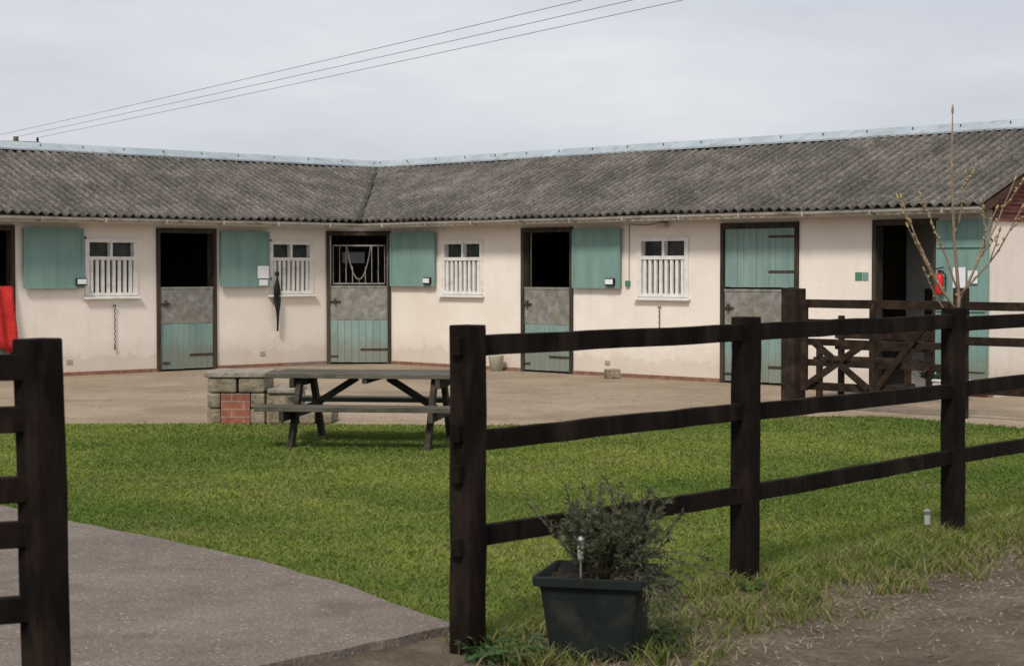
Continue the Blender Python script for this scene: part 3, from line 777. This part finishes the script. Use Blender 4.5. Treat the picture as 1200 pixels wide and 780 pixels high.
for i in range(30):
    a=random.uniform(-1.3,1.2); p=PFm.p(.08,random.uniform(-.1,.1),.31)
    stem(p,Vector((math.cos(a),math.sin(a),random.uniform(.15,.9))),random.uniform(.20,.46),random.uniform(.08,.24),.8)
p=PFm.p(-.06,.03,.30); tube(bt,[p,p+Vector((-.01,0,.2)),p+Vector((-.03,0,.44))],[.003,.002,.001],4)
fin(bt,'twigs','twig',PP); fin(bl,'leaves','lav',PP)
def solar(name,p,base,h,k=1.):
    o=empty(name); p=Vector(p); bm=nb()
    tube(bm,[p+Vector((0,0,base)),p+Vector((0,0,base+h-.09))],.007*k,8); 
    tube(bm,[p+Vector((0,0,base+h-.028)),p+Vector((0,0,base+h-.012)),p+Vector((0,0,base+h))],[.026*k,.027*k,.012*k],16)
    tube(bm,[p+Vector((0,0,base+h-.10)),p+Vector((0,0,base+h-.085))],[.013*k,.021*k],12)
    fin(bm,'stake_and_cap','steel',o)
    bm=nb(); tube(bm,[p+Vector((0,0,base+h-.085)),p+Vector((0,0,base+h-.028))],[.019*k,.022*k],12); fin(bm,'lens','clear',o)
q=PFm.p(-.035,-.165,0); solar('solar_garden_light',(q.x,q.y,0),.28,.20,.6)
solar('solar_garden_light',(2.29,10.12,0),0,.175,.85)
bm=nb()
for (wx,wy,k,s) in ((-.10,7.02,60,.10),(.02,6.98,90,.13),(.10,7.03,60,.10),(-.02,6.90,40,.10),(.55,7.25,70,.12),(.62,7.45,50,.10),(.58,7.05,30,.08),(1.1,8.5,40,.07),(1.3,8.25,30,.07),(.0,7.2,40,.09),(2.0,9.2,30,.07)):
    for i in range(k):
        a=random.uniform(0,6.28); r_=random.uniform(0,s*.5); p=Vector((wx+math.cos(a)*r_,wy+math.sin(a)*r_,.0))
        up=random.uniform(.3,1.6); d=Vector((math.cos(a),math.sin(a),up)).normalized(); L=random.uniform(.03,.10)
        q=p+d*L; tube(bm,[p,q],.0012,3,False)
        d2=Vector((math.cos(a),math.sin(a),random.uniform(-.5,.3))).normalized(); sd=d2.cross(Vector((0,0,1))).normalized(); l2=random.uniform(.02,.045); w2=l2*.4
        v=[bm.verts.new(q),bm.verts.new(q+d2*l2*.35+sd*w2),bm.verts.new(q+d2*l2*.75+sd*w2*.7),bm.verts.new(q+d2*l2),bm.verts.new(q+d2*l2*.75-sd*w2*.7),bm.verts.new(q+d2*l2*.35-sd*w2)]
        bm.faces.new(v)
fin(bm,'weeds','weed')

# ------------------------------------------------------------ sapling
bs=nb(); bb=nb(); random.seed(21)
def bud(p,d,L=.035):
    d=d.normalized(); tube(bb,[p,p+d*L*.35,p+d*L*.75,p+d*L],[.003,.009,.007,.001],6)
def branch(p,d,L,r,lvl,curve):
    n=9; pts=[p.copy()]; q=p.copy(); d=d.normalized()
    for i in range(n):
        d=(d+curve/n+Vector((random.gauss(0,.06),random.gauss(0,.06),random.gauss(0,.03)))).normalized(); q=q+d*L/n; pts.append(q.copy())
    tube(bs,pts,[r*(1-.55*i/n) for i in range(n+1)],6)
    bud(pts[-1],d,.05)
    for i in range(2,n):
        if random.random()<.5: bud(pts[i],d+Vector((random.gauss(0,.8),random.gauss(0,.8),.4)),random.uniform(.02,.035))
    if lvl>0:
        for i in range(4,n,3):
            if random.random()<.7:
                a=random.uniform(0,6.28); branch(pts[i],d*.7+Vector((math.cos(a)*.7,math.sin(a)*.5,.3)),L*random.uniform(.2,.35),r*.6,lvl-1,Vector((0,0,.5)))
B=Vector((3.13,12.95,0))
trunk=[B,B+Vector((.01,0,.5)),B+Vector((-.005,0,1.0)),B+Vector((.01,0,1.3)),B+Vector((-.03,0,1.75)),B+Vector((-.05,0,2.2)),B+Vector((-.045,0,2.58))]
tube(bs,trunk,[.017,.016,.014,.013,.011,.008,.004],8)
for q in trunk[3:]: bud(q,Vector((random.uniform(-1,1),0,.6)))
bud(trunk[-1],Vector((0,0,1)),.07)
for z,dx,dy,L,cu in ((1.18,-.50,0,.90,.5),(1.25,.35,.1,1.0,.5),(1.3,.75,-.1,.75,.7),(1.35,-.25,.2,.7,.4),(1.12,-.9,.1,.42,.8),(1.25,.55,.3,.85,.4),(1.8,.25,0,.35,.5),(1.2,-.6,-.2,.75,.6)):
    branch(B+Vector((0,0,z)),Vector((dx,dy,.75)),L,.0085,1,Vector((0,0,cu)))
SP=empty('sapling_tree'); fin(bs,'trunk_and_branches','bark',SP,smooth=True); fin(bb,'buds','bud',SP,smooth=True)

# ------------------------------------------------------------ items by the office
BN=empty('garden_bench'); q=FR.p(9.9,1.05,0); NF=Fr((q.x,q.y),FR.ex,FR.ey)
bm=nb()
for i in range(3): fbox(bm,NF,0,1.35,-.05+i*.14,.08+i*.14,.44,.475)
for i in range(3): fbox(bm,NF,0,1.35,-.09,-.065,.55+i*.13,.65+i*.13)
for a in (.04,1.25):
    fbox(bm,NF,a,a+.06,-.13,-.07,0,.95); fbox(bm,NF,a,a+.06,.30,.36,0,.62); fbox(bm,NF,a+.002,a+.058,-.069,.37,.62,.65); fbox(bm,NF,a+.002,a+.058,-.069,.299,.38,.438)
fin(bm,'bench_frame','fence2',BN,bev=.004)
WP=empty('flower_trough'); q=FR.p(11.0,.7,0); WF=Fr((q.x,q.y),FR.ex,FR.ey)
bm=nb(); hexa(bm,[WF.p(0,0,.005),WF.p(.5,0,.005),WF.p(.5,.2,.005),WF.p(0,.2,.005),WF.p(-.03,-.03,.22),WF.p(.53,-.03,.22),WF.p(.53,.23,.22),WF.p(-.03,.23,.22)]); fbox(bm,WF,-.045,.545,-.045,.245,.221,.245); fin(bm,'trough','white',WP,bev=.006)
bm=nb()
for i in range(500):
    p=WF.p(random.uniform(.02,.48),random.uniform(.02,.2),.24); a=random.uniform(0,6.28); d=Vector((math.cos(a)*.7,math.sin(a)*.7,random.uniform(.3,1.5))); leaf(bm,p+d*random.uniform(0,.10),d,.06,.02)
fin(bm,'foliage','weed',WP)
bm=nb()
for i in range(60):
    p=WF.p(random.uniform(.02,.48),random.uniform(.02,.2),random.uniform(.28,.38)); bmesh.ops.create_icosphere(bm,subdivisions=1,radius=.016,matrix=Matrix.Translation(p))
fin(bm,'blooms','paper',WP)

# ------------------------------------------------------------ power lines
def pole(name,x,y,h,d):
    o=empty(name); bm=nb(); tube(bm,[(x,y,0),(x,y,h)],[.15,.11],12); s=Vector((d.y,-d.x,0)); c=Vector((x,y,h-.25))
    beam(bm,c-s*1.05,c+s*1.05,.1,.12); fin(bm,'pole_and_crossarm','pole',o)
    bm=nb()
    for k in (-.95,0,.95): p=c+s*k+Vector((0,0,.06)); tube(bm,[p,p+Vector((0,0,.08)),p+Vector((0,0,.16)),p+Vector((0,0,.2))],[.03,.06,.05,.02],8)
    fin(bm,'insulators','black',o); return [c+s*k+Vector((0,0,.24)) for k in (-.95,0,.95)]
A=Vector((-21.6,80.5,0)); Bp=Vector((21.9,8.2,0)); dd=(Bp-A).normalized()
pa=pole('utility_pole',A.x,A.y,7.28,dd); pb=pole('utility_pole',Bp.x,Bp.y,7.62,dd)
PLN=empty('power_lines')
for k,(p,q) in enumerate(zip(pa,pb)):
    bm=nb(); pts=[]
    for i in range(61):
        u=i/60; r_=p.lerp(q,u); r_.z-=.12*4*u*(1-u); pts.append(r_)
    tube(bm,pts,.008,5); fin(bm,'cable','wire',PLN)

# ------------------------------------------------------------ world, sun, camera
SUN_EL=math.radians(46); sd=Vector((-.30,-1,0)).normalized()
wd=D.worlds.new('World'); S.world=wd; wd.use_nodes=True; nt=wd.node_tree; nt.nodes.clear()
out=nt.nodes.new('ShaderNodeOutputWorld'); sky=nt.nodes.new('ShaderNodeTexSky'); sky.sky_type='NISHITA'; sky.sun_disc=False
sky.sun_elevation=SUN_EL; sky.sun_rotation=math.atan2(sd.x,sd.y); sky.dust_density=3; 
b1=nt.nodes.new('ShaderNodeBackground'); b1.inputs[1].default_value=.10; nt.links.new(sky.outputs[0],b1.inputs[0])
tc=nt.nodes.new('ShaderNodeTexCoord'); mp=nt.nodes.new('ShaderNodeMapping'); mp.inputs['Scale'].default_value=(1,1,4.5); nt.links.new(tc.outputs['Generated'],mp.inputs[0])
nn=noise(nt,mp.outputs[0],3.0,7,.55)
cl=ramp(nt,nn,[(.32,(.62,.645,.72)),(.52,(.73,.755,.805)),(.70,(.85,.87,.89))])
b2=nt.nodes.new('ShaderNodeBackground'); b2.inputs[1].default_value=1.0; nt.links.new(cl,b2.inputs[0])
ms=nt.nodes.new('ShaderNodeMixShader'); ms.inputs[0].default_value=.9
nt.links.new(b1.outputs[0],ms.inputs[1]); nt.links.new(b2.outputs[0],ms.inputs[2]); nt.links.new(ms.outputs[0],out.inputs[0])
sl=D.lights.new('sun','SUN'); sl.energy=2.6; sl.angle=math.radians(10); sl.color=(1,.94,.85)
so=D.objects.new('sun',sl); S.collection.objects.link(so)
v=Vector((sd.x*math.cos(SUN_EL),sd.y*math.cos(SUN_EL),math.sin(SUN_EL))); so.rotation_euler=v.to_track_quat('Z','Y').to_euler(); so.location=(0,-10,20)
cam=D.cameras.new('camera'); co=D.objects.new('camera',cam); S.collection.objects.link(co)
co.location=(0,0,1.49); co.rotation_euler=(math.radians(90-1.96),0,0)
cam.lens=64.8; cam.sensor_width=36; cam.clip_end=4000; cam.clip_start=.05
cam.dof.use_dof=True; cam.dof.focus_distance=22; cam.dof.aperture_fstop=9
S.camera=co
